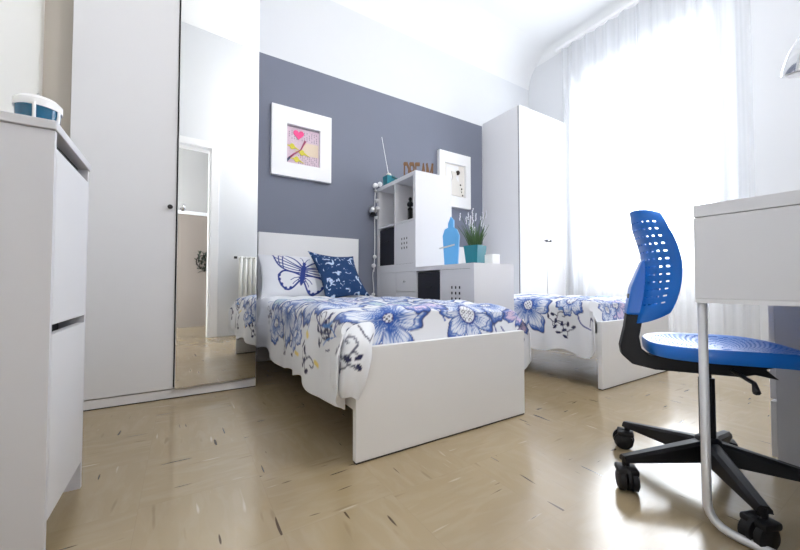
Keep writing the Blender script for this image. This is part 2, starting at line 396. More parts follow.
# ---------------------------------------------------------------- print painting
BL0 = np.array([.006, .020, .20]); BL1 = np.array([.005, .065, .33]); BL2 = np.array([.035, .18, .52]); WH = np.array([.72, .735, .77])
PK = np.array([.72, .48, .62]); GRN = np.array([.40, .55, .50]); INK = np.array([.008, .01, .06]); YLW = np.array([.75, .58, .12])
def sm(a, b, x): t = np.clip((x-a)/(b-a), 0, 1); return t*t*(3-2*t)
def lay(col, c, a): return col*(1-a[:, None])+np.asarray(c)[None, :]*a[:, None]
def flower(col, S, T, cx, cy, Rr, n, rot, tint=None, squash=1., seed=0, disc=.22):
    g = np.random.default_rng(seed)
    x = (S-cx); y = (T-cy)*squash
    r = np.hypot(x, y); m = r < Rr*1.15
    if not m.any(): return col
    th = np.arctan2(y[m], x[m])+rot; r = r[m]/Rr
    k = np.abs(np.cos(n*th/2+.35*np.sin(th+seed)))
    ed = (.50+.50*k**.55)*(1+.06*np.sin(3*th+seed)+.05*np.sin(17*th))
    q = r/ed
    ph = g.uniform(0, 6, 4)
    st = .5+.3*np.sin(th*n*7+ph[0]+2*np.sin(r*9))+.3*np.sin(th*n*13+ph[1])
    sub = col[m]
    sub = lay(sub, WH, sm(1.03, .98, q))
    if tint is not None: sub = lay(sub, tint, .75*sm(1.0, .8, q)*sm(.3, .6, q))
    dens = sm(.98, .30, q+.34*st)
    sub = lay(sub, BL2, .9*dens*sm(1.02, .96, q))
    sub = lay(sub, BL2, .75*sm(.62, .95, q-.25*st+.1)*sm(1.02, .97, q))
    sub = lay(sub, BL1, .8*sm(.035, .02, np.abs(q-.80-.05*np.sin(th*5)))*sm(.2, .5, k))
    sub = lay(sub, BL1, .95*sm(.78, .30, q+.34*st)*sm(1, .95, q))
    seam = sm(.30, .06, k)*sm(.25, .35, r)*sm(1.03, .98, q)
    sub = lay(sub, BL1, .8*seam)
    sub = lay(sub, BL1, .9*sm(.84, .92, q)*sm(1.04, .99, q))
    sub = lay(sub, INK, .75*sm(.96, .985, q)*sm(1.045, 1.01, q))
    # centre disc with dots
    sub = lay(sub, BL0, sm(disc*1.22, disc*1.1, r))
    sub = lay(sub, WH, sm(disc*1.02, disc*.92, r))
    dt = (np.sin(x[m]/Rr*55)*np.sin(y[m]/Rr*55)) > .35
    sub = lay(sub, INK, .9*dt*sm(disc*.92, disc*.85, r))
    col[m] = sub
    return col
def pdist(S, T, pts):
    d = np.full(S.shape, 9.)
    for (x0, y0), (x1, y1) in zip(pts[:-1], pts[1:]):
        dx, dy = x1-x0, y1-y0; L2 = dx*dx+dy*dy+1e-12
        u = np.clip(((S-x0)*dx+(T-y0)*dy)/L2, 0, 1)
        d = np.minimum(d, np.hypot(S-x0-u*dx, T-y0-u*dy))
    return d
def stroke(col, S, T, pts, w, c, a=1.):
    P = np.array(pts); m = (S > P[:, 0].min()-.03) & (S < P[:, 0].max()+.03) & (T > P[:, 1].min()-.03) & (T < P[:, 1].max()+.03)
    if not m.any(): return col
    d = pdist(S[m], T[m], pts); col[m] = lay(col[m], c, a*sm(w, w*.55, d)); return col
def blob(col, S, T, cx, cy, a, b, rot, c):
    x, y = S-cx, T-cy; u = (x*math.cos(rot)+y*math.sin(rot))/a; v = (-x*math.sin(rot)+y*math.cos(rot))/b
    return lay(col, c, sm(1.1, .9, np.hypot(u, v+.25*u*u)))
def vine(col, S, T, x, y, sc, rot, flip=1):
    c, s = math.cos(rot), math.sin(rot)
    tr = lambda p: (x+sc*(c*p[0]*flip-s*p[1]), y+sc*(s*p[0]*flip+c*p[1]))
    for P in ([(0, 0), (.1, .5), (.5, .7), (1, .4), (1.5, .1), (2, .4), (2.1, .8), (1.8, 1), (1.6, .8)],
              [(.5, .7), (.6, 1.2), (.9, 1.5)], [(1, .4), (.9, 0), (.6, -.3)], [(0, 0), (-.2, -.3), (-.1, -.6)], [(.1, .5), (-.2, .9), (-.1, 1.3)]):
        Q = []
        for i in range(len(P)-1):
            p0 = P[max(0, i-1)]; p1 = P[i]; p2 = P[i+1]; p3 = P[min(len(P)-1, i+2)]
            for k in range(4):
                t = k/4
                Q.append(tuple(.5*((2*b)+(-a+c_)*t+(2*a-5*b+4*c_-d_)*t*t+(-a+3*b-3*c_+d_)*t**3) for a, b, c_, d_ in zip(p0, p1, p2, p3)))
        Q.append(P[-1]); col = stroke(col, S, T, [tr(p) for p in Q], .0045, INK, .85)
    for p, a in (((.9, 1.5), .5), ((.6, -.3), 2.), ((-.1, -.6), 1.2), ((-.1, 1.3), .2), ((.5, .7), 1)):
        q = tr(p); col = blob(col, S, T, q[0], q[1], .020, .010, a+rot, INK)
    return col
def paint(S, T, flowers, vines, strokes=()):
    col = np.tile(WH, (len(S), 1))
    for v in vines: col = vine(col, S, T, *v)
    for f in strokes: col = stroke(col, S, T, *f)
    for f in flowers: col = flower(col, S, T, *f[:6], **(f[6] if len(f) > 6 else {}))
    return col
def grid_obj(name, P, col, m, parent, nu, nv):
    me = bpy.data.meshes.new(name)
    idx = np.arange(nu*nv).reshape(nv, nu)
    F = np.stack([idx[:-1, :-1], idx[:-1, 1:], idx[1:, 1:], idx[1:, :-1]], -1).reshape(-1, 4)
    me.from_pydata(P.tolist(), [], F.tolist()); me.materials.append(m)
    if col is not None:
        at = me.color_attributes.new('print', 'FLOAT_COLOR', 'POINT')
        at.data.foreach_set('color', np.concatenate([np.clip(col, 0, 1), np.ones((len(col), 1))], 1).astype(np.float32).ravel())
    for p in me.polygons: p.use_smooth = True
    o = bpy.data.objects.new(name, me); C.objects.link(o)
    if parent: o.parent = parent
    return o

def duvet(parent, W, L, zt, dropL, dropR, flowers, vines, strokes, seed, step=.0055):
    """local: x 0..W, y 0 (inner face of footboard) .. L ; zt top height"""
    g = np.random.default_rng(seed); ph = g.uniform(0, 6, 12)
    s = np.arange(-dropL, W+dropR+step, step); tf = .15
    t = np.arange(-tf, L+step, step); nu, nv = len(s), len(t)
    S, T = np.meshgrid(s, t); S = S.ravel(); T = T.ravel()
    # long direction: front end falls down inside the footboard
    rr = .075
    tt = T+tf                     # arc from lower front edge
    zf = np.where(tt < tf-rr*.5, tt*.55, 0)
    a = np.clip((tt-.06)/(rr*2.2), 0, 1)*PI/2
    hz = (.150)*np.sin(np.clip(tt/.22, 0, 1)*PI/2)**1.15       # rise .125
    y = .004+tt*.30*np.clip(1-tt/.5, 0, 1)+np.maximum(0, T)*1.0*(L-.012)/L*np.clip(.3+tt, 0, 1)**0
    y = np.minimum(y, L)
    top = zt-.150+hz
    puff = .012*np.sin(S*7+ph[0]+1.5*np.sin(T*3+ph[1]))*np.sin(T*6+ph[2])+.006*np.sin(S*17+T*9+ph[3])*np.sin(T*15+ph[4])+.004*np.sin(S*31+ph[5]-T*22)
    # cross direction
    R0 = .055
    x = S.copy(); z = top+puff
    def side(dist, sgn, edge):
        q = np.clip(dist, 0, None); arc = R0*PI/2
        ang = np.clip((q)/arc, 0, 1)*PI/2; down = np.clip(q-arc, 0, None)
        return R0*np.sin(ang), R0*(1-np.cos(ang))+down, down
    for sgn, edge, drop in ((-1, R0*.6, dropL), (1, W-R0*.6, dropR)):
        dist = (edge-S) if sgn < 0 else (S-edge)
        m = dist > 0
        lat, dn, down = side(dist[m], sgn, edge)
        fold = np.sin(T[m]*11+ph[6]+1.2*np.sin(T[m]*4+ph[7]))*.022+np.sin(T[m]*27+ph[8])*.010
        k = np.clip(down/.12, 0, 1)
        x[m] = edge+sgn*(lat+.012+k*(.012+fold*.9)-.0*down)
        sc = 1+.055*np.sin(T[m]*8+ph[9])+.03*np.sin(T[m]*19+ph[10])
        sc = sc*(1-.16*np.clip(1-tt[m]/.22, 0, 1)); y[m] -= .024*k*np.clip(1-tt[m]/.3, 0, 1); kt = np.clip(dist[m]/.09, 0, 1); tp = top[m]+(zt-.012-top[m])*kt
        z[m] = tp+puff[m]*(1-k)-dn*sc
    P = np.stack([x, y, z], 1)
    col = paint(S, T, flowers, vines, strokes)
    o = grid_obj('duvet', P, col, PRINT, parent, nu, nv)
    so = o.modifiers.new('s', 'SOLIDIFY'); so.thickness = .006; so.offset = -1
    return o

# ---------------------------------------------------------------- beds
def bed(loc, W, label, group, flowers, vines, strokes, seed):
    b = thing('bed', label, 'bed', loc, 0, group)
    L = 2.0
    f = Box(0, W, 0, .028, .007, .418, .0015).build('footboard', LAMB, b)
    Box(.002, W-.002, .003, .026, 0, .007).build('dark_base_strip', EDGE, f)  # dark strip along the bottom of the footboard
    Box(0, W, L-.055, L-.005, .004, 1.095, .0015).build('headboard', LAMB, b)
    Box(.0, .022, .028, L-.055, .19, .345, .001).build('side_rail', LAMB, b); Box(W-.022, W, .028, L-.055, .19, .345, .001).build('side_rail', LAMB, b)
    sl = MB()
    for k in range(16):
        y = .09+k*(L-.2)/15; sl.box(.022, W-.022, y-.03, y+.03, .255, .275)
    sl.box(W/2-.02, W/2+.02, .028, L-.055, .20, .255); sl.build('slatted_base', WOOD, b)
    mt = Box(.026, W-.026, .075, L-.06, .276, .47, .03).build('mattress', MATT, b, smooth=False)
    du = duvet(b, W, L-.065, .546, .345, .34, flowers, vines, strokes, seed); du.location = (0, .032, 0)
    return b, du
F1 = [
 # cx, cy, R, n, rot, tint
 (.60, -.02, .17, 6, .3, None, dict(seed=1, disc=.27)),
 (.17, -.02, .20, 5, 1.2, None, dict(seed=2, disc=.12)),
 (.37, .14, .17, 5, .5, PK, dict(seed=3, disc=.10)),
 (.83, .10, .17, 6, .9, None, dict(seed=4, disc=.15)),
 (.98, -.04, .13, 5, 2.1, PK, dict(seed=5, disc=.2)),
 (.10, .42, .19, 6, .2, None, dict(seed=6, disc=.14)),
 (.48, .45, .21, 6, 1.1, GRN, dict(seed=7, disc=.15)),
 (.82, .52, .18, 5, 1.9, None, dict(seed=8, disc=.15)),
 (-.02, .80, .20, 5, .8, None, dict(seed=9, disc=.12)),
 (.33, .83, .17, 6, 2.2, PK, dict(seed=10, disc=.16)),
 (.66, .90, .20, 5, .4, None, dict(seed=11, disc=.14)),
 (.10, 1.14, .17, 6, 1.5, GRN, dict(seed=12, disc=.15)),
 (.50, 1.22, .16, 5, .5, None, dict(seed=13)), (.85, 1.2, .16, 5, 1, None, dict(seed=14)),
 (-.13, .58, .10, 5, 1.8, None, dict(seed=15, disc=.2)), (-.12, 1.02, .11, 5, .6, None, dict(seed=16, disc=.2)),
 (1.06, .5, .16, 5, .6, None, dict(seed=17)), (1.08, .9, .14, 5, .2, None, dict(seed=18)), (1.1, .1, .15, 5, .2, None, dict(seed=19)),
]
V1 = [(-.10, .16, .055, .3), (-.19, .38, .05, 1.6, -1), (-.22, .66, .05, 1.1), (-.20, .92, .05, 1.8, -1), (-.10, 1.25, .05, .7), (.62, .25, .06, .2), (.2, .62, .05, 1), (-.02, .14, .04, 2.5)]
def wisp(x, y, l, a, k=1):
    return [(x+l*u*math.cos(a)-k*.3*l*math.sin(u*PI)*math.sin(a), y+l*u*math.sin(a)+k*.3*l*math.sin(u*PI)*math.cos(a)) for u in [i/8 for i in range(9)]]
S1 = []
gg = random.Random(4)
for i in range(110):
    S1.append((wisp(gg.uniform(-.16, 1.0), gg.uniform(-.1, 1.3), gg.uniform(.08, .22), gg.uniform(0, 6.28), gg.choice((-1, 1))), gg.choice((.0045, .006, .010, .014)), gg.choice((BL1, BL1, BL2, BL0, BL0*.5)), .9))
for x, y in ((-.22, .23), (-.12, .36), (.3, .3), (-.24, .52)): S1.append(([(x, y), (x+.012, y+.03)], .013, YLW, .9))
bed1, du1 = bed((.536, 1.155, 0), .924, 'white single bed beside the mirrored wardrobe with its blue floral duvet', 'matching single beds', F1, V1, S1, 3)
F2 = [
 (-.03, .48, .21, 6, .4, None, dict(seed=21, disc=.16)), (.02, .12, .12, 6, .2, None, dict(seed=22, disc=.28)), (-.16, .82, .12, 6, .2, None, dict(seed=29, disc=.28)),
 (-.02, .95, .20, 6, .9, None, dict(seed=30, disc=.14)), (-.12, 1.25, .14, 6, .9, PK, dict(seed=30, disc=.14)),
 (.30, -.02, .15, 5, 1.2, PK, dict(seed=23)), (.18, -.06, .11, 6, 2.2, None, dict(seed=33)), (.60, -.02, .16, 6, .3, None, dict(seed=24)), (.85, .0, .15, 5, 2, None, dict(seed=25)),
 (.35, .4, .2, 5, .3, None, dict(seed=26)), (.75, .45, .2, 6, .3, GRN, dict(seed=27)), (.5, .9, .2, 6, .3, None, dict(seed=28)),
]
V2 = [(-.19, .12, .055, .9), (-.12, .27, .055, 2.2, -1), (-.22, .98, .05, 1.0), (-.2, .6, .05, 1.0)]
bed2, du2 = bed((2.185, 1.155, 0), .924, 'white single bed nearer the window behind the blue swivel chair', 'matching single beds', F2, V2, S1[:40], 8)

# duvet corner that hangs over the footboard of the near bed
def corner_flap():
    rows = [  # rows going down, each from inner-right to outer-left (local bed coords)
        [(.14, .10, .485), (.10, .07, .500), (.045, .07, .500), (.0, .12, .505), (-.025, .20, .470)],
        [(.080, .030, .432), (.055, -.004, .445), (.020, -.014, .445), (-.030, .04, .440), (-.034, .17, .400)],
        [(.052, -.012, .372), (.032, -.032, .375), (.000, -.036, .372), (-.045, .0, .365), (-.036, .15, .330)],
        [(.028, -.014, .300), (.012, -.034, .300), (-.018, -.032, .298), (-.055, .0, .290), (-.036, .15, .275)],
        [(.006, -.012, .258), (-.008, -.028, .250), (-.030, -.024, .246), (-.048, .01, .250), (-.034, .15, .262)]]
    A = np.array(rows)
    def up(A, n):     # cubic catmull-rom upsample on axis 0
        k = len(A); out = []
        for u in np.linspace(0, k-1, n):
            i = min(int(u), k-2); t = u-i
            p0, p1, p2, p3 = A[max(i-1, 0)], A[i], A[i+1], A[min(i+2, k-1)]
            out.append(.5*(2*p1+(-p0+p2)*t+(2*p0-5*p1+4*p2-p3)*t*t+(-p0+3*p1-3*p2+p3)*t**3))
        return np.array(out)
    B = up(A, 48); B = up(B.transpose(1, 0, 2), 48).transpose(1, 0, 2)
    v = np.linspace(0, 1, 48); B[:, :, 0] = B[:, :, 0]
    B[:, :, 2] -= (np.sin(v*9)*.010)[None, :]*np.linspace(0, 1, 48)[:, None]
    U, V = np.meshgrid(v*.24, v*.3)
    S = .14-U.ravel()*1.1; T = -V.ravel()
    col = paint(S, T, [], [(-.02, -.16, .045, 1.4)], [([(.10, -.05), (.06, -.08), (.02, -.06), (0, -.02)], .006, INK, .9)])
    o = grid_obj('corner_fold', B.reshape(-1, 3), col, PRINT, du1, 48, 48); o.location = (0, -.032, 0)
    m = o.modifiers.new('s', 'SOLIDIFY'); m.thickness = .006; m.offset = 0
corner_flap()

# ---------------------------------------------------------------- pillows
def pillow(name, W, H, D, loc, rot, colf, m, n=90, pinch=.07, label='', cat='pillow', sag=0):
    u = np.linspace(-1, 1, n); U, V = np.meshgrid(u, u); U = U.ravel(); V = V.ravel()
    ed = ((1-np.abs(U)**2.6)*(1-np.abs(V)**2.6)).clip(0)**.5
    X = U*W/2*(1-pinch*(1-V*V)**1*np.abs(U)**1.5*0-pinch*np.abs(U)*(1-np.abs(V)**2)*.9)
    Z = V*H/2*(1-pinch*np.abs(V)*(1-np.abs(U)**2)*.9)
    wr = 1+.05*np.sin(U*9+V*4)*np.sin(V*7)
    P = []; F = []
    for sgn in (-1, 1):
        Yc = sgn*D/2*ed*wr
        P.append(np.stack([X, Yc, Z+H/2], 1))
    idx = np.arange(n*n).reshape(n, n)
    F1_ = np.stack([idx[:-1, :-1], idx[:-1, 1:], idx[1:, 1:], idx[1:, :-1]], -1).reshape(-1, 4)
    F = np.concatenate([F1_, F1_[:, ::-1]+n*n])
    me = bpy.data.meshes.new(name); me.from_pydata(np.concatenate(P).tolist(), [], F.tolist()); me.materials.append(m)
    if colf is not None:
        c = colf(U*W/2, V*H/2); c2 = np.tile(WH, (len(U), 1)); c = np.concatenate([c, c2])
        at = me.color_attributes.new('print', 'FLOAT_COLOR', 'POINT')
        at.data.foreach_set('color', np.concatenate([np.clip(c, 0, 1), np.ones((len(c), 1))], 1).astype(np.float32).ravel())
    for p in me.polygons: p.use_smooth = True
    bm = bmesh.new(); bm.from_mesh(me); bmesh.ops.remove_doubles(bm, verts=bm.verts, dist=.0002); bm.to_mesh(me); bm.free()
    o = bpy.data.objects.new(name, me); C.objects.link(o); o.location = loc; o.rotation_euler = rot
    if sag:
        for v in me.vertices:
            q = v.co.z/H; v.co.x -= sag*q*W*.3; v.co.z -= .16*H*max(0, q)*(v.co.x/W+.5)*sag*2
    return tag(o, label, cat)
def catmull(P, k=6):
    Q = []
    for i in range(len(P)-1):
        p0 = P[max(0, i-1)]; p1 = P[i]; p2 = P[i+1]; p3 = P[min(len(P)-1, i+2)]
        for j in range(k):
            t = j/k; Q.append(tuple(.5*((2*b)+(-a+c_)*t+(2*a-5*b+4*c_-d_)*t*t+(-a+3*b-3*c_+d_)*t**3) for a, b, c_, d_ in zip(p0, p1, p2, p3)))
    return Q+[P[-1]]
def butterfly(S, T):
    col = np.tile(WH, (len(S), 1)); NV = np.array([.012, .035, .22])
    rot = R(-14); cx, cy = -.045, -.005
    X = (S-cx)*math.cos(rot)+(T-cy)*math.sin(rot); Y = -(S-cx)*math.sin(rot)+(T-cy)*math.cos(rot); X = X/1.12; Y = Y/1.10
    A = np.abs(X); sgn = np.sign(X)
    def st(P, w): 
        nonlocal col
        d = pdist(A, Y, P); col = lay(col, NV, sm(w, w*.6, d))
    up = catmull([(.015, .06), (.07, .115), (.15, .15), (.235, .175), (.225, .10), (.185, .03), (.12, .0), (.02, .0)])
    lo = catmull([(.012, -.02), (.07, -.005), (.145, -.01), (.175, -.06), (.15, -.115), (.10, -.15), (.06, -.135), (.02, -.07)])
    st(up, .0075); st(lo, .0085)
    for P in ([(.02, .05), (.12, .09), (.235, .165)], [(.02, .045), (.12, .07), (.222, .10)], [(.02, .035), (.11, .045), (.20, .06)], [(.02, .02), (.10, .02), (.175, .03)],
              [(.16, .15), (.165, .09), (.15, .01)], [(.19, .155), (.195, .10), (.18, .04)]): st(catmull(P, 4), .0052)
    for P in ([(.015, -.03), (.06, -.05), (.08, -.07)], [(.015, -.04), (.05, -.08), (.06, -.10)]): st(P, .004)
    for a, b in ((.172, -.05), (.165, -.085), (.14, -.12), (.105, -.145), (.07, -.135)):
        col = lay(col, NV, sm(1.1, .8, np.hypot((A-a)/.012, (Y-b)/.014)))
    col = lay(col, NV, sm(1.1, .95, np.hypot(X/.019, (Y+.005)/.095)))
    col = lay(col, NV, sm(1.1, .9, np.hypot(X/.014, (Y-.09)/.018)))
    st([(.003, .1), (.02, .14), (.035, .15)], .0035)
    for k in range(7): st([(.012, .06-.02*k), (.032, .072-.022*k)], .004)
    return col
pillow('pillow', .77, .40, .13, (.90, 2.885, .535), (R(-24), 0, R(0)), butterfly, PRINT, n=170, label='white pillow printed with a dark blue butterfly leaning on the headboard')
pillow('pillow', .74, .40, .12, (2.65, 2.88, .535), (R(-24), 0, 0), None, CLOTHW, n=40, label='plain white pillow on the bed nearer the window')
cu = pillow('cushion', .385, .46, .13, (1.185, 2.71, .525), (R(-20), R(-7), R(-8)), None, NAVY, n=60, pinch=.16, sag=.6, label='navy blue cushion with white print leaning on the butterfly pillow', cat='cushion')

# ---------------------------------------------------------------- cube shelving between the beds
KX = 1.692; KD = .405
def holes_panel(w, h, t, n=3, hs=.020, pitch=.042, cx=None, cz=None):
    """panel in local y (0..w), z (0..h), thickness x 0..t with n x n square holes"""
    cx = w/2 if cx is None else cx; cz = h/2 if cz is None else cz
    ys = [0]+sum([[cx+(k-(n-1)/2)*pitch-hs/2, cx+(k-(n-1)/2)*pitch+hs/2] for k in range(n)], [])+[w]
    zs = [0]+sum([[cz+(k-(n-1)/2)*pitch*1.0-hs/2, cz+(k-(n-1)/2)*pitch+hs/2] for k in range(n)], [])+[h]
    m = MB()
    for i in range(len(ys)-1):
        for j in range(len(zs)-1):
            if i % 2 == 1 and j % 2 == 1: continue
            m.box(0, t, ys[i], ys[i+1], zs[j], zs[j+1])
    return m
def merge(m):    # drop inner coincident faces
    return m
def shelf_unit(name, label, loc, ncol, wid, hgt, rows, tt=.036, ti=.016):
    o = thing(name, label, 'shelving', loc)
    fr = MB().box(0, KD, 0, wid, 0, tt).box(0, KD, 0, wid, hgt-tt, hgt).box(0, KD, 0, tt, tt, hgt-tt).box(0, KD, wid-tt, wid, tt, hgt-tt)
    fr.build('outer_frame', LAM, o)
    iw = (wid-2*tt-(ncol-1)*ti)/ncol; ih = (hgt-2*tt-(rows-1)*ti)/rows
    for r in range(1, rows):
        z = tt+r*(ih+ti)-ti; Box(.001, KD-.001, tt, wid-tt, z, z+ti).build('shelf', LAM, o)
    for c in range(1, ncol):
        y = tt+c*(iw+ti)-ti
        for r in range(rows):
            z = tt+r*(ih+ti); Box(.002, KD-.002, y, y+ti, z, z+ih).build('divider', LAM, o)
    return o, iw, ih
def door_insert(p, y, z, w, h, cz=None):
    d = holes_panel(w-.004, h-.004, .004, cz=cz).build('door', LAM, p, loc=(.004, y+.002, z+.002))
    Box(.0085, .012, y, y+w, z, z+h).build('dark_interior', DARK, p)
def drawer_insert(p, y, z, w, h):
    for k in range(2):
        d = Box(.004, .02, y+.002, y+w-.002, z+k*h/2+.002, z+(k+1)*h/2-.002, .0012).build('drawer', LAM, p)
        MB().lathe([(0, 0), (.006, 0), (.006, .008), (.010, .012), (.010, .018), (0, .019)], 14, (.004, y+w/2, z+(k+.5)*h/2), Matrix.Rotation(R(-90), 4, 'Y')).build('knob', CHROME, d, smooth='auto')
def black_insert(p, y, z, w, h, deep=.02):
    fr = MB()
    fr.box(deep, .36, y+.003, y+w-.003, z+.003, z+h-.006)
    return fr
lowW, lowH = 1.405, .800
lo, iw, ih = shelf_unit('shelving_unit', 'long low white cube shelving unit between the two beds', (KX, 1.746, 0), 4, lowW, lowH, 2)
yc = lambda c: .036+c*(iw+.016); zc = lambda r: .036+r*(ih+.016)
door_insert(lo, yc(0), zc(1), iw, ih); drawer_insert(lo, yc(2), zc(1), iw, ih); Box(.004, .02, yc(3)+.002, yc(3)+iw-.002, zc(1)+.002, zc(1)+ih-.002, .001).build('door', LAM, lo)
door_insert(lo, yc(0), zc(0), iw, ih); drawer_insert(lo, yc(2), zc(0), iw, ih)
Box(KD-.03, KD-.024, .036, lowW-.036, .036, lowH-.036).build('back_panel', LAM, lo)
hiW, hiH = .700, .84
hi, iw2, ih2 = shelf_unit('shelving_unit', 'square white cube shelving unit stacked on the long low one', (KX, 2.451, .8005), 2, hiW, hiH, 2)
yc2 = lambda c: .036+c*(iw2+.016); zc2 = lambda r: .036+r*(ih2+.016)
door_insert(hi, yc2(0), zc2(0), iw2, ih2)
Box(KD-.03, KD-.024, .036, hiW-.036, .036, hiH-.036).build('back_panel', LAM, hi)
def sbox(y, z, w, h, label, loc):
    t = thing('storage_box', label, 'storage box', (loc[0]+.012, loc[1]+y, loc[2]+z+.0005))
    Box(0, .34, .004, w-.004, 0, h-.014, .004).build('body', NAVYB, t)
    MB().tube([(-.001, w/2-.05, h*.62), (-.010, w/2-.04, h*.62), (-.010, w/2+.04, h*.62), (-.001, w/2+.05, h*.62)], .004, 8).build('handle', BLACKP, t)
sbox(yc(1), zc(1), iw, ih, 'black storage box in the low shelving unit', (KX, 1.746, 0))
sbox(yc2(1), zc2(0), iw2, ih2, 'black storage box in the square upper shelving unit near the hanging garland', (KX, 2.451, .8005))

# black lantern figure in the open upper cell
fg = thing('figurine', 'small black lantern statuette in the open shelf cell', 'ornament', (KX+.06, 2.451+yc2(0)+.135, .8015+zc2(1)))
MB().lathe([(.03, 0), (.034, .006), (.024, .012), (.018, .03), (.016, .03), (.016, .10), (.024, .104), (.026, .11), (.010, .125), (.004, .13)], 16).build('body', BLACKP, fg, smooth='auto')
for a in (0, 90, 180, 270): MB().tube([(.024*math.cos(R(a)), .024*math.sin(R(a)), .01), (.024*math.cos(R(a)), .024*math.sin(R(a)), .106)], .0028, 6).build('post', BLACKP, fg)
MB().lathe([(.002, .128), (.026, .135), (.030, .155), (.022, .170), (.012, .18), (.014, .19), (.018, .20), (.012, .213), (.002, .218)], 16).build('head', BLACKP, fg, smooth=True)

# on top of the upper unit (z = 1.6405)
ZT = 1.641
pc = thing('pot', 'square teal pot holding a thin white stick on the upper shelving', 'pot', (KX+.07, 3.03, ZT))
MB().add([(-.038, -.04, 0), (.038, -.04, 0), (.038, .04, 0), (-.038, .04, 0), (-.045, -.047, .085), (.045, -.047, .085), (.045, .047, .085), (-.045, .047, .085)], [(0, 3, 2, 1), (0, 1, 5, 4), (1, 2, 6, 5), (2, 3, 7, 6), (3, 0, 4, 7), (4, 5, 6, 7)]).build('body', TEAL, pc)
MB().lathe([(.026, .085), (.028, .10), (.018, .112), (0, .115)], 16).build('filling', CREAMF, pc, smooth=True)
pc.scale = (1, 1, 1.25)
MB().tube([(0, 0, .09), (-.03, .02, .25), (-.062, .035, .41)], [.004, .003, .0025], 6).build('stick', WHT, pc)
ts = tag(MB().tube([(KX+.075, 2.965, ZT+.088), (KX+.09, 2.90, ZT+.05), (KX+.105, 2.84, ZT+.010)], .009, 8).build('candle', TEALD), 'thin dark teal rod leaning between the teal pot and word sign', 'ornament')
# DREAM letters
sg = thing('word_sign', 'brown wooden sign spelling DREAM on top of the upper shelving', 'sign', (KX+.10, 2.77, ZT))
LET = {
 'D': ([(0, 0), (.06, 0), (.088, .02), (.096, .06), (.088, .1), (.06, .12), (0, .12)], [(.028, .022), (.052, .022), (.068, .035), (.073, .06), (.068, .085), (.052, .098), (.028, .098)]),
 'R': None, 'E': None, 'A': None, 'M': None}
def letter(ch, x0):
    m = MB(); t = .022
    bars = {'D': [(0, 0, 0, .12), (0, .12, .05, .12), (.05, .12, .078, .09), (.078, .09, .078, .03), (.078, .03, .05, 0), (.05, 0, 0, 0)],
            'R': [(0, 0, 0, .12), (0, .12, .055, .12), (.055, .12, .07, .095), (.07, .095, .055, .064), (.055, .064, 0, .064), (.035, .064, .078, 0)],
            'E': [(0, 0, 0, .12), (0, .12, .065, .12), (0, .062, .052, .062), (0, 0, .068, 0)],
            'A': [(0, 0, .042, .12), (.042, .12, .084, 0), (.018, .042, .066, .042)],
            'M': [(0, 0, 0, .12), (0, .12, .05, .04), (.05, .04, .10, .12), (.10, .12, .10, 0)]}[ch]
    ser = {'D': [(0, 0), (0, .12)], 'R': [(0, 0), (0, .12), (.078, 0)], 'E': [(0, 0), (0, .12)], 'A': [(0, 0), (.084, 0)], 'M': [(0, 0), (0, .12), (.1, 0), (.1, .12)]}[ch]
    for a, b, c, d in bars:
        L = math.hypot(c-a, d-b); M_ = Matrix.Translation((x0+a, 0, .014+b+.008)) @ Matrix.Rotation(-math.atan2(d-b, c-a), 4, 'Y')
        m.box(-.006, L+.006, 0, .02, -.011, .011, 0, M_)
    for a, b in ser: m.box(x0+a-.016, x0+a+.016, -.001, .021, .014+b+.002, .014+b+.014)
    return m
x = 0
for ch, wv in zip('DREAM', (.105, .10, .095, .105, .12)):
    letter(ch, x+.01).build('letter_'+ch.lower(), WOOD, sg); x += wv
Box(-.01, x+.0, -.012, .034, 0, .010).build('base', WOOD, sg)
sg.rotation_euler = (0, 0, R(-27)); sg.location = (1.845, 2.875, ZT); sg.scale = (.56, 1, 1.48)

# garland hanging by the wall end
gl = thing('garland', 'white and silver bell garland hanging at the far shelving corner', 'garland', (KX-.030, 3.118, 0))
MB().tube(bezier((0, 0, 1.66), (-.03, .01, 1.4), (.0, -.01, 1.2), (-.022, 0, .78), 14), .0045, 6).build('cord', WHT, gl, smooth=True)
MB().tube(bezier((-.02, .01, .80), (-.05, .01, .72), (-.005, .0, .62), (-.03, .0, .52), 8), .004, 6).build('cord', WHT, gl, smooth=True)
def gball(x, y, z, r, m, nm):
    MB().lathe([(.001, -r)]+[(r*math.sin(PI*i/8), -r*math.cos(PI*i/8)) for i in range(1, 8)]+[(.001, r)], 12, (x, y, z)).build(nm, m, gl, smooth=True)
for x, y, z, r, m in ((-.012, -.01, 1.655, .028, WHT), (.03, -.03, 1.672, .026, WHT), (-.015, -.02, 1.60, .018, STEEL), (.0, -.02, 1.50, .022, GRYM), (-.045, -.02, 1.40, .042, STEEL), (.002, -.035, 1.42, .024, WHT), (-.005, -.02, 1.33, .018, WHT), (-.018, -.01, .93, .020, WHT), (-.03, -.01, .84, .022, WHT), (-.028, 0, .55, .018, WHT)):
    gball(x, y, z, r, m, 'bauble')
MB().lathe([(.038, 0), (.030, .01), (.022, .035), (.008, .05), (.001, .052)], 16, (-.05, -.03, 1.34)).build('bell', BLACKP, gl, smooth='auto')

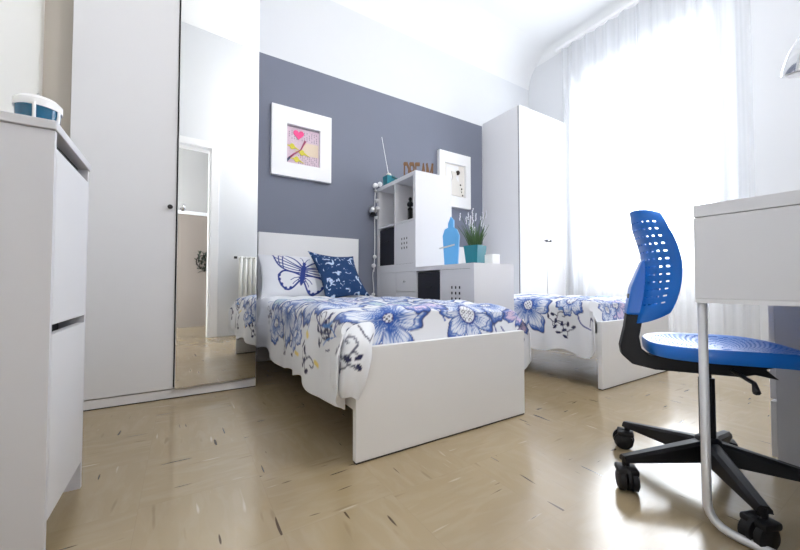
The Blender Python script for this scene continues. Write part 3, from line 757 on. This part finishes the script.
# on the low unit (z = .800)
ZL = .8005
bt = thing('bottle_cutout', 'sky blue bottle shaped box on the low shelving unit', 'ornament', (KX+.095, 2.10, ZL), R(-55))
MB().prism([(-.052, 0), (.052, 0), (.066, .235), (.046, .285), (.022, .300), (.022, .36), (.0, .385), (-.022, .33), (-.022, .300), (-.05, .285), (-.066, .235)], .036).build('body', SKYB, bt)
MB().box(-.064, .064, -.002, .0, .146, .158, 0, Matrix.Rotation(R(-12), 4, 'Y')).build('silver_band', STEEL, bt)
pp = thing('potted_plant', 'lavender in a square teal pot on the low shelving unit', 'plant', (KX+.235, 1.975, ZL), R(12))
MB().add([(-.05, -.05, 0), (.05, -.05, 0), (.05, .05, 0), (-.05, .05, 0), (-.064, -.064, .15), (.064, -.064, .15), (.064, .064, .15), (-.064, .064, .15)], [(0, 3, 2, 1), (0, 1, 5, 4), (1, 2, 6, 5), (2, 3, 7, 6), (3, 0, 4, 7)]).build('pot', TEAL, pp)
Box(-.06, .06, -.06, .06, .12, .135).build('soil', SOIL, pp)
g3 = random.Random(11); lf = MB(); lv = MB()
for k in range(70):
    a = g3.uniform(0, 6.28); r0 = g3.uniform(0, .045); l = g3.uniform(.10, .20); sp = g3.uniform(.2, .6)
    p0 = (r0*math.cos(a), r0*math.sin(a), .12); p3 = (p0[0]+l*sp*math.cos(a), p0[1]+l*sp*math.sin(a), .12+l)
    lf.tube([p0, tuple((i+j)/2+q for i, j, q in zip(p0, p3, (0, 0, .02))), p3], [.0035, .003, .001], 4)
for k in range(20):
    a = g3.uniform(0, 6.28); l = g3.uniform(.18, .30); sp = g3.uniform(.1, .45)
    p0 = (.02*math.cos(a), .02*math.sin(a), .12); p3 = (l*sp*math.cos(a), l*sp*math.sin(a), .12+l)
    lf.tube([p0, tuple((i+j)/2+q for i, j, q in zip(p0, p3, (0, 0, .03))), p3], .0016, 4)
    for q in range(5):
        z = p3[2]-.012*q; lv.lathe([(.001, -.007), (.006, 0), (.001, .007)], 6, (p3[0]+g3.uniform(-.003, .003), p3[1]+g3.uniform(-.003, .003), z))
    lv.build('flower_head', LAV, pp); lv = MB()
lf.build('foliage', LEAF, pp)
wb = tag(Box(-.04, .04, -.04, .04, 0, .075, .003).build('box', WHT, None, loc=(KX+.29, 1.85, ZL)), 'small white box beside the lavender pot', 'box')

# ---------------------------------------------------------------- pictures
def arc(c, r, a0, a1, n=8): return [(c[0]+r*math.cos(R(a0+(a1-a0)*i/n)), c[1]+r*math.sin(R(a0+(a1-a0)*i/n))) for i in range(n+1)]
def frame(x0, x1, z0, z1, label, ow, dep=.045):
    W, H = x1-x0, z1-z0
    p = thing('picture_frame', label, 'picture', (x0, YB-.003, z0))
    y0 = -dep
    b = W*ow[0]; bt_ = H*ow[1]; bb = H*ow[2]; br = W*ow[3]
    m = MB()
    m.box(0, b, y0, 0, 0, H).box(W-br, W, y0, 0, 0, H).box(b, W-br, y0, 0, 0, bb).box(b, W-br, y0, 0, H-bt_, H)
    m.build('frame', WHT, p)
    Box(b, W-br, -.006, -.001, bb, H-bt_).build('backing', WHT, p)
    return p, b, bb, W-b-br, H-bt_-bb
p1, b, bb, w_, h_ = frame(.637, 1.180, 1.612, 2.235, 'square white box frame holding a pink heart picture beside the wardrobe', (.24, .24, .20, .20))
Box(b+.0, b+w_-.0, -.012, -.0062, bb+.0, bb+h_-.0).build('paper', PINKP, p1)
Box(b+w_*.5, b+w_*.97, -.0135, -.0122, bb+h_*.28, bb+h_*.62).build('paper_patch', BEIGEP, p1)
def pz(u, v): return (b+w_*u, bb+h_*v)
hp = []
for i in range(40):
    t = 2*PI*i/40; hp.append((b+w_*.36+.0030*16*math.sin(t)**3, bb+h_*.80+.0030*(13*math.cos(t)-5*math.cos(2*t)-2*math.cos(3*t)-math.cos(4*t))))
MB().prism(hp, .004, Matrix.Translation((0, -.0185, 0))).build('heart', PINK, p1)
tw = [(b+w_*.06, -.0165, bb+h_*.12), (b+w_*.22, -.0165, bb+h_*.27), (b+w_*.42, -.0165, bb+h_*.40), (b+w_*.56, -.0165, bb+h_*.66)]
MB().tube(tw, [.010, .007, .005, .009], 8).build('twig', MAUVE, p1, smooth=True)
MB().tube([(b+w_*.0, -.0165, bb+h_*.05), (b+w_*.10, -.0165, bb+h_*.16)], .010, 8).build('twig_tip', DBLUE, p1)
for u, v, s in ((.17, .46, 1), (.46, .34, 1), (.30, .14, 1)):
    c = pz(u, v); bd = MB().prism([(c[0]+.022*s*math.cos(a*PI/6)*(1.0), c[1]+.027*s*math.sin(a*PI/6)) for a in range(12)], .004, Matrix.Translation((0, -.0185, 0)))
    bd.prism([(c[0], c[1]+.02), (c[0]+.075, c[1]-.03), (c[0]+.01, c[1]-.012)], .003, Matrix.Translation((0, -.0180, 0)))
    bd.prism([(c[0], c[1]+.01), (c[0]-.07, c[1]+.006), (c[0], c[1]-.01)], .003, Matrix.Translation((0, -.0180, 0)))
    bd.build('bird', YEL, p1)
gr = MB()
for k in range(12):
    for j in range(5):
        if (k*7+j*3) % 4 == 0: continue
        gr.box(b+w_*(.08+k*.075), b+w_*(.08+k*.075)+.006, -.0132, -.0122, bb+h_*(.86-.05*j)*1.0, bb+h_*(.86-.05*j)+.012)
        gr.box(b+w_*(.30+k*.055), b+w_*(.30+k*.055)+.005, -.0142, -.0137, bb+h_*(.04+.05*j), bb+h_*(.04+.05*j)+.012)
gr.build('small_marks', BACKG, p1)['kind'] = 'stuff'
MB().box(b, b+w_, -.016, -.012, bb+h_*.965, bb+h_).build('dark_line', BACKG, p1)

p2, b, bb, w_, h_ = frame(2.489, 2.972, 1.566, 2.212, 'white box frame with an ivory dress figure half behind the shelving', (.16, .20, .20, .16))
Box(b, b+w_, -.012, -.0062, bb, bb+h_).build('paper', CREAMF, p2)
Box(b+w_*.15, b+w_*.72, -.014, -.0122, bb+h_*.03, bb+h_*.97, 0).build('card', WHT, p2)
dr = MB().prism([pz(.12, .05), pz(.86, .03), pz(.72, .42), pz(.56, .60), pz(.62, .76), pz(.36, .78), pz(.42, .58), pz(.26, .35)], .012, Matrix.Translation((0, -.027, 0)))
dr.build('dress', CREAMF, p2)
MB().lathe([(.001, -.028)]+[(.026*math.sin(PI*i/8), -.028*math.cos(PI*i/8)) for i in range(1, 8)]+[(.001, .028)], 14, (pz(.66, 0)[0], -.024, pz(0, .76)[1])).build('hair', HAIR, p2, smooth=True)
for u, v in ((.80, .40), (.86, .28), (.84, .18), (.90, .08), (.30, .55)):
    c = pz(u, v); MB().lathe([(.001, -.012), (.011, 0), (.001, .012)], 8, (c[0], -.018, c[1])).build('black_bead', HAIR, p2, smooth=True)

# ---------------------------------------------------------------- desk
dk = thing('desk', 'white desk with deep side panel and steel runner leg at the right', 'desk', (1.184, YN+.004, 0))
DD = .376-YN-.004
Box(0, 1.05, 0, DD, .833, .866, .0015).build('desk_top', LAMG, dk)
Box(0, .018, 0, DD, .612, .831, .001).build('end_panel', LAMG, dk)
Box(.018, 1.05, DD-.018, DD-.002, .66, .831, .001).build('drawer_front', LAM, dk)
Box(.018, 1.05, 0, .018, .45, .831).build('back_panel', LAMG, dk)
Box(.0, .018, 0, DD, .600, .6115).build('bottom_rail', LAM, dk)
def rounded(pts, r, n=6):
    out = [pts[0]]
    for i in range(1, len(pts)-1):
        p = Vector(pts[i]); a = (Vector(pts[i-1])-p).normalized(); b_ = (Vector(pts[i+1])-p).normalized()
        for k in range(n+1):
            t = k/n; q = p+a*r*(1-t)**2+b_*r*t**2; out.append(tuple(q))
    return out+[pts[-1]]
MB().tube(rounded([(.012, DD-.012, .602), (.012, DD-.012, .012), (.012, .03, .012), (.012, .03, .602)], .065), .0105, 14).build('runner_leg', GRYM, dk, smooth=True)
pd = Box(.66, 1.05, .02, DD-.022, .006, .655, .001).build('pedestal', PEDG, dk)
for k in range(3):
    Box(.662, 1.048, DD-.021, DD-.006, .02+k*.21, .22+k*.21, .001).build('drawer', LAM, pd)
hk = Box(.648, .6595, .30, .315, .26, .272, .002).build('hook', WHT, pd)
# cyan card box on desk
cb = thing('gift_box', 'cyan box with a black corner at the desk edge', 'box', (1.222, .128, .867), R(10))
Box(-.04, .04, -.04, .04, 0, .030, .002).build('body', LBLUE, cb)
Box(.012, .041, -.041, .041, .0005, .031, .002).build('band', BLACKP, cb)
# desk lamp
dl = thing('desk_lamp', 'chrome desk lamp with dome shade above the desk', 'lamp', (1.70, .07, .867))
MB().lathe([(.085, 0), (.09, .006), (.085, .018), (.02, .026), (0, .026)], 32).build('base', CHROME, dl, smooth='auto')
MB().tube([(0, 0, .02), (.01, 0, .25), (-.02, .03, .42)], .007, 10).build('lower_arm', CHROME, dl, smooth=True)
MB().tube([(-.02, .03, .42), (-.18, .06, .54), (-.315, .077, .462)], .006, 10).build('upper_arm', CHROME, dl, smooth=True)
M_ = Matrix.Translation((-.335, .078, .395)) @ Matrix.Rotation(R(-14), 4, 'Y') @ Matrix.Rotation(R(8), 4, 'X') @ Matrix.Scale(1.25, 4)
sh = MB(); pr = [(.066, -.05), (.065, -.035), (.058, -.005), (.044, .022), (.026, .038), (.014, .044), (.013, .060), (.0, .061)]
sh.lathe(pr+[(.0, .058), (.010, .04), (.022, .033), (.040, .018), (.054, -.007), (.062, -.036), (.064, -.05)][0:0], 36, (0, 0, 0), M_)
sho = sh.build('lamp_shade', CHROME, dl, smooth='auto')
sd = MB().lathe([(.0, -.030), (.058, -.030), (.062, -.042), (.061, -.0435), (.0, -.0435)][0:2]+[(.058, -.034), (.0, -.034)], 30, (0, 0, 0), M_ @ Matrix.Translation((0, 0, -.018))).build('diffuser', WHT, dl, smooth='auto')

# ---------------------------------------------------------------- swivel chair
CHX, CHY = 1.452, .436
ch = thing('swivel_chair', 'blue perforated swivel chair with black star base at the desk', 'chair', (CHX, CHY, 0), R(-58))
# local frame: +x = direction the sitter faces, z up
base_rot = R(58)
for k, a in enumerate((150, 78, 218, 292, 6)):
    A_ = R(a)+base_rot; M_ = Matrix.Rotation(A_, 4, 'Z'); RB = .272
    arm = MB(); n = 8; vs = []; fs = []
    for i in range(n+1):
        u = i/n; xx = .018+(RB-.006)*u; hw = .024-.007*u; zt = .150-.048*u-.0*u*u; zb = .092-.012*u+.004*math.sin(u*PI)
        zb = .088-.014*(1-u)**2*0; zb = .080+.0*u if u > .6 else .080+.0
        zt2 = zt
        vs += [M_ @ Vector((xx, -hw, zb+(.004))), M_ @ Vector((xx, hw, zb+.004)), M_ @ Vector((xx, hw*.9, zt2-.008)), M_ @ Vector((xx, hw*.5, zt2)), M_ @ Vector((xx, -hw*.5, zt2)), M_ @ Vector((xx, -hw*.9, zt2-.008))]
    for i in range(n):
        for j in range(6): fs.append((i*6+j, i*6+(j+1) % 6, (i+1)*6+(j+1) % 6, (i+1)*6+j))
    fs += [(5, 4, 3, 2, 1, 0), tuple(n*6+j for j in range(6))]
    ao = arm.add(vs, fs).build('base_arm', BLACKP, ch, smooth='auto')
    cz = .0285; rw = .028
    sw = R((70, 40, -60, 100, 20)[k])
    cM = M_ @ Matrix.Translation((RB+.002, 0, 0)) @ Matrix.Rotation(sw, 4, 'Z') @ Matrix.Diagonal((1.15, 1.15, 1.1, 1))
    wm = MB()
    for s in (-1, 1):
        wm.lathe([(.0, -.010), (.022, -.010), (rw, -.006), (rw, .006), (.022, .010), (.0, .010)], 22, (0, 0, 0), cM @ Matrix.Translation((.012, s*.0145, cz)) @ Matrix.Rotation(R(90), 4, 'X'))
    cst = wm.build('castor', BLACKP, ao, smooth='auto')
    hood = MB().lathe([(.0, -.004), (rw+.004, -.004), (rw+.004, .004), (.0, .004)], 22, (0, 0, 0), cM @ Matrix.Translation((.012, 0, cz+.006)) @ Matrix.Rotation(R(90), 4, 'X'))
    hood.lathe([(.009, .045), (.010, .088), (0, .088)], 12, (0, 0, 0), cM)
    hood.box(-.018, .03, -.026, .026, .046, .064, .006, cM)
    hood.build('castor_hood', BLACKP, ao, smooth='auto')
MB().lathe([(.030, .080), (.036, .086), (.034, .150), (.024, .158), (.0, .158)], 24).build('hub', BLACKP, ch, smooth='auto')
MB().lathe([(.021, .15), (.021, .345), (.019, .347), (.0, .347)], 24).build('column_cover', BLACKP, ch, smooth='auto')
MB().lathe([(.013, .34), (.013, .405), (.0, .405)], 24).build('gas_lift', BLACKP, ch, smooth='auto')
# under-seat spine: profile in xz, extruded across y
SX = -.215
prof = [(SX-.020, .455), (SX-.030, .420), (SX-.022, .395), (SX+.02, .372), (SX+.10, .362), (.10, .362), (.13, .378), (.17, .390), (.17, .405), (SX+.06, .402), (SX+.035, .418), (SX+.026, .45), (SX+.020, .60), (SX-.006, .60)]
prof = [(-.210, .62), (-.226, .50), (-.240, .435), (-.236, .405), (-.205, .375), (-.14, .362), (.075, .362), (.11, .372), (.145, .366), (.165, .362), (.150, .376), (.135, .392), (.17, .402), (.17, .410), (-.155, .410), (-.178, .430), (-.184, .47), (-.168, .56), (-.164, .62)]
sp = MB().prism(prof, .056, Matrix.Translation((0, -.028, 0)))
spo = sp.build('back_spine', BLACKP, ch)
bv = spo.modifiers.new('b', 'BEVEL'); bv.width = .005; bv.segments = 2; bv.limit_method = 'ANGLE'
MB().tube([(.05, -.05, .385), (.06, -.16, .375), (.05, -.20, .36)], [.006, .006, .009], 8).build('lift_lever', BLACKP, ch, smooth=True)
# seat: polar superellipse grid with slots
def seat():
    NR, NA = 34, 120; bm = bmesh.new(); V = []
    def pos(r, a):
        c, s = math.cos(a), math.sin(a); e = 2/2.9
        cx = abs(c)**e*(1 if c >= 0 else -1); cy = abs(s)**e*(1 if s >= 0 else -1)
        X = .215*cx*r+.055; Y = .192*cy*r*(1-.06*cx*r)
        z = .437+.020*r**3+.006*abs(cy*r)**2-.020*max(0, cx*r)**3*1.3
        if r > .93: z -= .0
        return (X, Y, z)
    for i in range(NR+1):
        r = .06+.94*i/NR; V.append([bm.verts.new(pos(r, 2*PI*j/NA)) for j in range(NA)])
    cap = bm.verts.new(pos(0, 0))
    for j in range(NA): bm.faces.new((cap, V[0][j], V[0][(j+1) % NA]))
    for i in range(NR):
        for j in range(NA):
            hole = (4 <= i < NR-3) and i % 2 == 0 and (j+(i//2)) % (4 if i < 12 else 2) == 0
            if not hole: bm.faces.new((V[i][j], V[i][(j+1) % NA], V[i+1][(j+1) % NA], V[i+1][j]))
    # rim skirt
    prev = V[-1]
    for dz_, k in ((-.006, 1.010), (-.029, 1.0), (-.034, .985)):
        cur = []
        for j in range(NA):
            x, y, z = pos(1, 2*PI*j/NA); cur.append(bm.verts.new(((x-.055)*k+.055, y*k, z+dz_)))
        for j in range(NA): bm.faces.new((prev[j], prev[(j+1) % NA], cur[(j+1) % NA], cur[j]))
        prev = cur
    me = bpy.data.meshes.new('seat'); bm.to_mesh(me); bm.free(); me.materials.append(BLUE)
    for p in me.polygons: p.use_smooth = True
    o = bpy.data.objects.new('seat', me); C.objects.link(o); o.parent = ch
    so = o.modifiers.new('s', 'SOLIDIFY'); so.thickness = .004; so.offset = -1
    es = o.modifiers.new('e', 'EDGE_SPLIT'); es.split_angle = R(40)
    return o
seat()
def backrest():
    NU, NV = 58, 76; bm = bmesh.new(); G = []
    H0, H1 = .515, .905
    for j in range(NV+1):
        v = j/NV; row = []
        for i in range(NU+1):
            u = -1+2*i/NU
            hw = .168*(1-.34*(1-v)**2.2)*(1-.30*max(0, (v-.70)/.3)**2.5)*(1-.15*max(0, (.12-v)/.12)**2)
            y = u*hw
            top = .02*(u*u)
            z = H0+(H1-H0)*v-.028*(abs(u)**3)*(1 if v > .5 else -1.6)*abs(2*v-1)**1.3
            prof_x = -.175+.020*math.sin(min(1, v*1.2)*PI)-.038*max(0, (v-.5))**1.5*1.9-.022*(1-v)
            x = prof_x+.085*abs(u)**2.0*(1-.25*v)
            row.append(bm.verts.new((x, y, z)))
        G.append(row)
    for j in range(NV):
        for i in range(NU):
            hole = (8 < j < NV-6) and j % 5 == 2 and i % 4 in (1, 2) and 3 < i < NU-3 and not (abs(i-NU/2+.5) < 6 and j < 42)
            if not hole: bm.faces.new((G[j][i], G[j][i+1], G[j+1][i+1], G[j+1][i]))
    me = bpy.data.meshes.new('backrest'); bm.to_mesh(me); bm.free(); me.materials.append(BLUE)
    for p in me.polygons: p.use_smooth = True
    o = bpy.data.objects.new('backrest', me); C.objects.link(o); o.parent = ch
    so = o.modifiers.new('s', 'SOLIDIFY'); so.thickness = .003; so.offset = 0
    es = o.modifiers.new('e', 'EDGE_SPLIT'); es.split_angle = R(50)
    # sleeve over the spine
    m = MB(); sl = [(-.232, .56), (-.214, .69), (-.196, .73), (-.182, .70), (-.190, .60), (-.206, .56)]
    m.prism([(-.222, .545), (-.206, .64), (-.172, .735), (-.146, .735), (-.150, .64), (-.168, .545)], .070, Matrix.Translation((0, -.035, 0)))
    s_ = m.build('spine_sleeve', BLUE, ch); bv = s_.modifiers.new('b', 'BEVEL'); bv.width = .008; bv.segments = 3
backrest()

# ---------------------------------------------------------------- radiator (seen in the mirror)
rd = thing('radiator', 'cast white column radiator on the wall beside the doorway', 'radiator', (.80, YN+.03, 0))
for k in range(6):
    m = MB(); x = .03+k*.056
    for y in (.0, .05, .10): m.tube([(x, y+.01, .14), (x, y+.01, .99)], .011, 8)
    m.tube([(x, 0, .14), (x, .12, .14)], .015, 8); m.tube([(x, 0, .99), (x, .12, .99)], .015, 8)
    m.build('radiator_column', RAD, rd, smooth=True)
MB().tube([(0, .06, .99), (.33, .06, .99)], .015, 10).build('header_pipe', RAD, rd); MB().tube([(0, .06, .14), (.33, .06, .14)], .015, 10).build('header_pipe', RAD, rd)
MB().lathe([(.0, 0), (.02, 0), (.02, .03), (0, .032)], 12, (-.03, .06, .975)).build('valve', BLACKP, rd)
for x in (.1, .28): Box(x, x+.02, -.028, .02, .2, .24).build('bracket', RAD, rd)
MB().tube([(.03, .06, .14), (.03, .06, .0)], .012, 8).build('supply_pipe', RAD, rd)
MB().lathe([(.0, 0), (.016, 0), (.02, .05), (.016, .09), (0, .095)], 10, (.21, .135, .66)).build('meter', WHT, rd)
# plant hanging in the hallway (seen in the mirror)
hw = thing('hanging_wreath', 'dark leafy wreath on the hallway door frame in the mirror', 'wreath', (.60, -1.438, 1.0))
g4 = random.Random(2); m = MB()
for k in range(120):
    a = g4.uniform(0, 6.28); r = g4.uniform(.02, .13); z = g4.uniform(-.16, .16)
    c = Vector((r*math.cos(a)*.9, .022+abs(r*math.sin(a))*.7, z)); d = Vector((g4.uniform(-1, 1), g4.uniform(0, 1), g4.uniform(-1, 1))).normalized()*.04
    e = d.cross(Vector((0, 0, 1))).normalized()*.014
    m.add([c-d, c+e, c+d, c-e], [(0, 1, 2, 3)])
m.build('leaves', WBR, hw)
MB().tube([(.10*math.cos(t*PI/8), .012, .10*math.sin(t*PI/8)) for t in range(17)], .009, 6).build('ring', HAIR, hw)

# ---------------------------------------------------------------- added fill lamps, out of view
PZ = 2.70
cl = thing('fill_globe', 'added fill light globe hanging out of view from the bedroom ceiling', 'lamp', (1.5, .35, PZ))  # added unseen globe, brightens the low fronts of beds and wardrobe
MB().lathe([(.0, ZC-PZ-.03), (.05, ZC-PZ-.03), (.06, ZC-PZ), (0, ZC-PZ)], 24).build('ceiling_rose', WHT, cl, smooth='auto')
MB().tube([(0, 0, .20), (0, 0, ZC-PZ-.03)], .006, 8).build('cord', WHT, cl)
MB().lathe([(.0, .175), (.05, .175), (.05, .215), (0, .22)], 20).build('cap', CHROME, cl, smooth='auto')
MB().lathe([(.001, -.19)]+[(.19*math.sin(PI*i/16), -.19*math.cos(PI*i/16)) for i in range(1, 15)]+[(.048, .18)], 32).build('lamp_shade', emis('fill_glow', (1, .975, .94, 1), 52.0), cl, smooth=True)
hl = thing('hall_fill_lamp', 'added fill light out of view on the ceiling of the hallway', 'lamp', (1.7, -2.2, 2.8))  # added unseen lamp, brightens the hallway
MB().lathe([(.0, -.02), (.10, -.02), (.10, 0), (0, 0)], 24).build('mount', WHT, hl, smooth='auto')
MB().lathe([(.001, -.13)]+[(.14*math.sin(PI/2*i/6), -.02-.11*math.cos(PI/2*i/6)) for i in range(1, 6)]+[(.14, -.02), (0, -.0201)], 24).build('lamp_shade', emis('fill_glow_hall', (1, .93, .85, 1), 13.0), hl, smooth=True)

# ---------------------------------------------------------------- daylight
wld = bpy.data.worlds.new('sky'); SC.world = wld; wld.use_nodes = True
nt = wld.node_tree; bg = nt.nodes['Background']; bg.inputs[0].default_value = (.90, .95, 1, 1); bg.inputs[1].default_value = 14.5
la = bpy.data.lights.new('window_portal', 'AREA'); la.shape = 'RECTANGLE'; la.size = wz; la.size_y = wy1-wy0
la.cycles.is_portal = True
lo_ = bpy.data.objects.new('window_portal', la); C.objects.link(lo_); lo_.location = (XR+.32, ym, wz/2); lo_.rotation_euler = (0, R(90), 0)

# ---------------------------------------------------------------- camera
cam = bpy.data.cameras.new('camera'); co = bpy.data.objects.new('camera', cam); C.objects.link(co); SC.camera = co
cam.sensor_width = 36; cam.lens = 346.8/800*36; cam.clip_start = .02
co.location = (0, 0, .65)
yaw, pitch = .55934, .0272
co.rotation_euler = (PI/2+pitch, 0, -yaw)
SC.view_settings.view_transform = 'Standard'; SC.view_settings.look = 'None'; SC.view_settings.gamma = 1; SC.view_settings.use_curve_mapping = False
SC.view_settings.exposure = 0.12
SC.cycles.max_bounces = 14; SC.cycles.diffuse_bounces = 9; SC.cycles.transparent_max_bounces = 24; SC.cycles.glossy_bounces = 6
SC.cycles.sample_clamp_indirect = 8; SC.cycles.use_denoising = True
SC.cycles.caustics_reflective = False
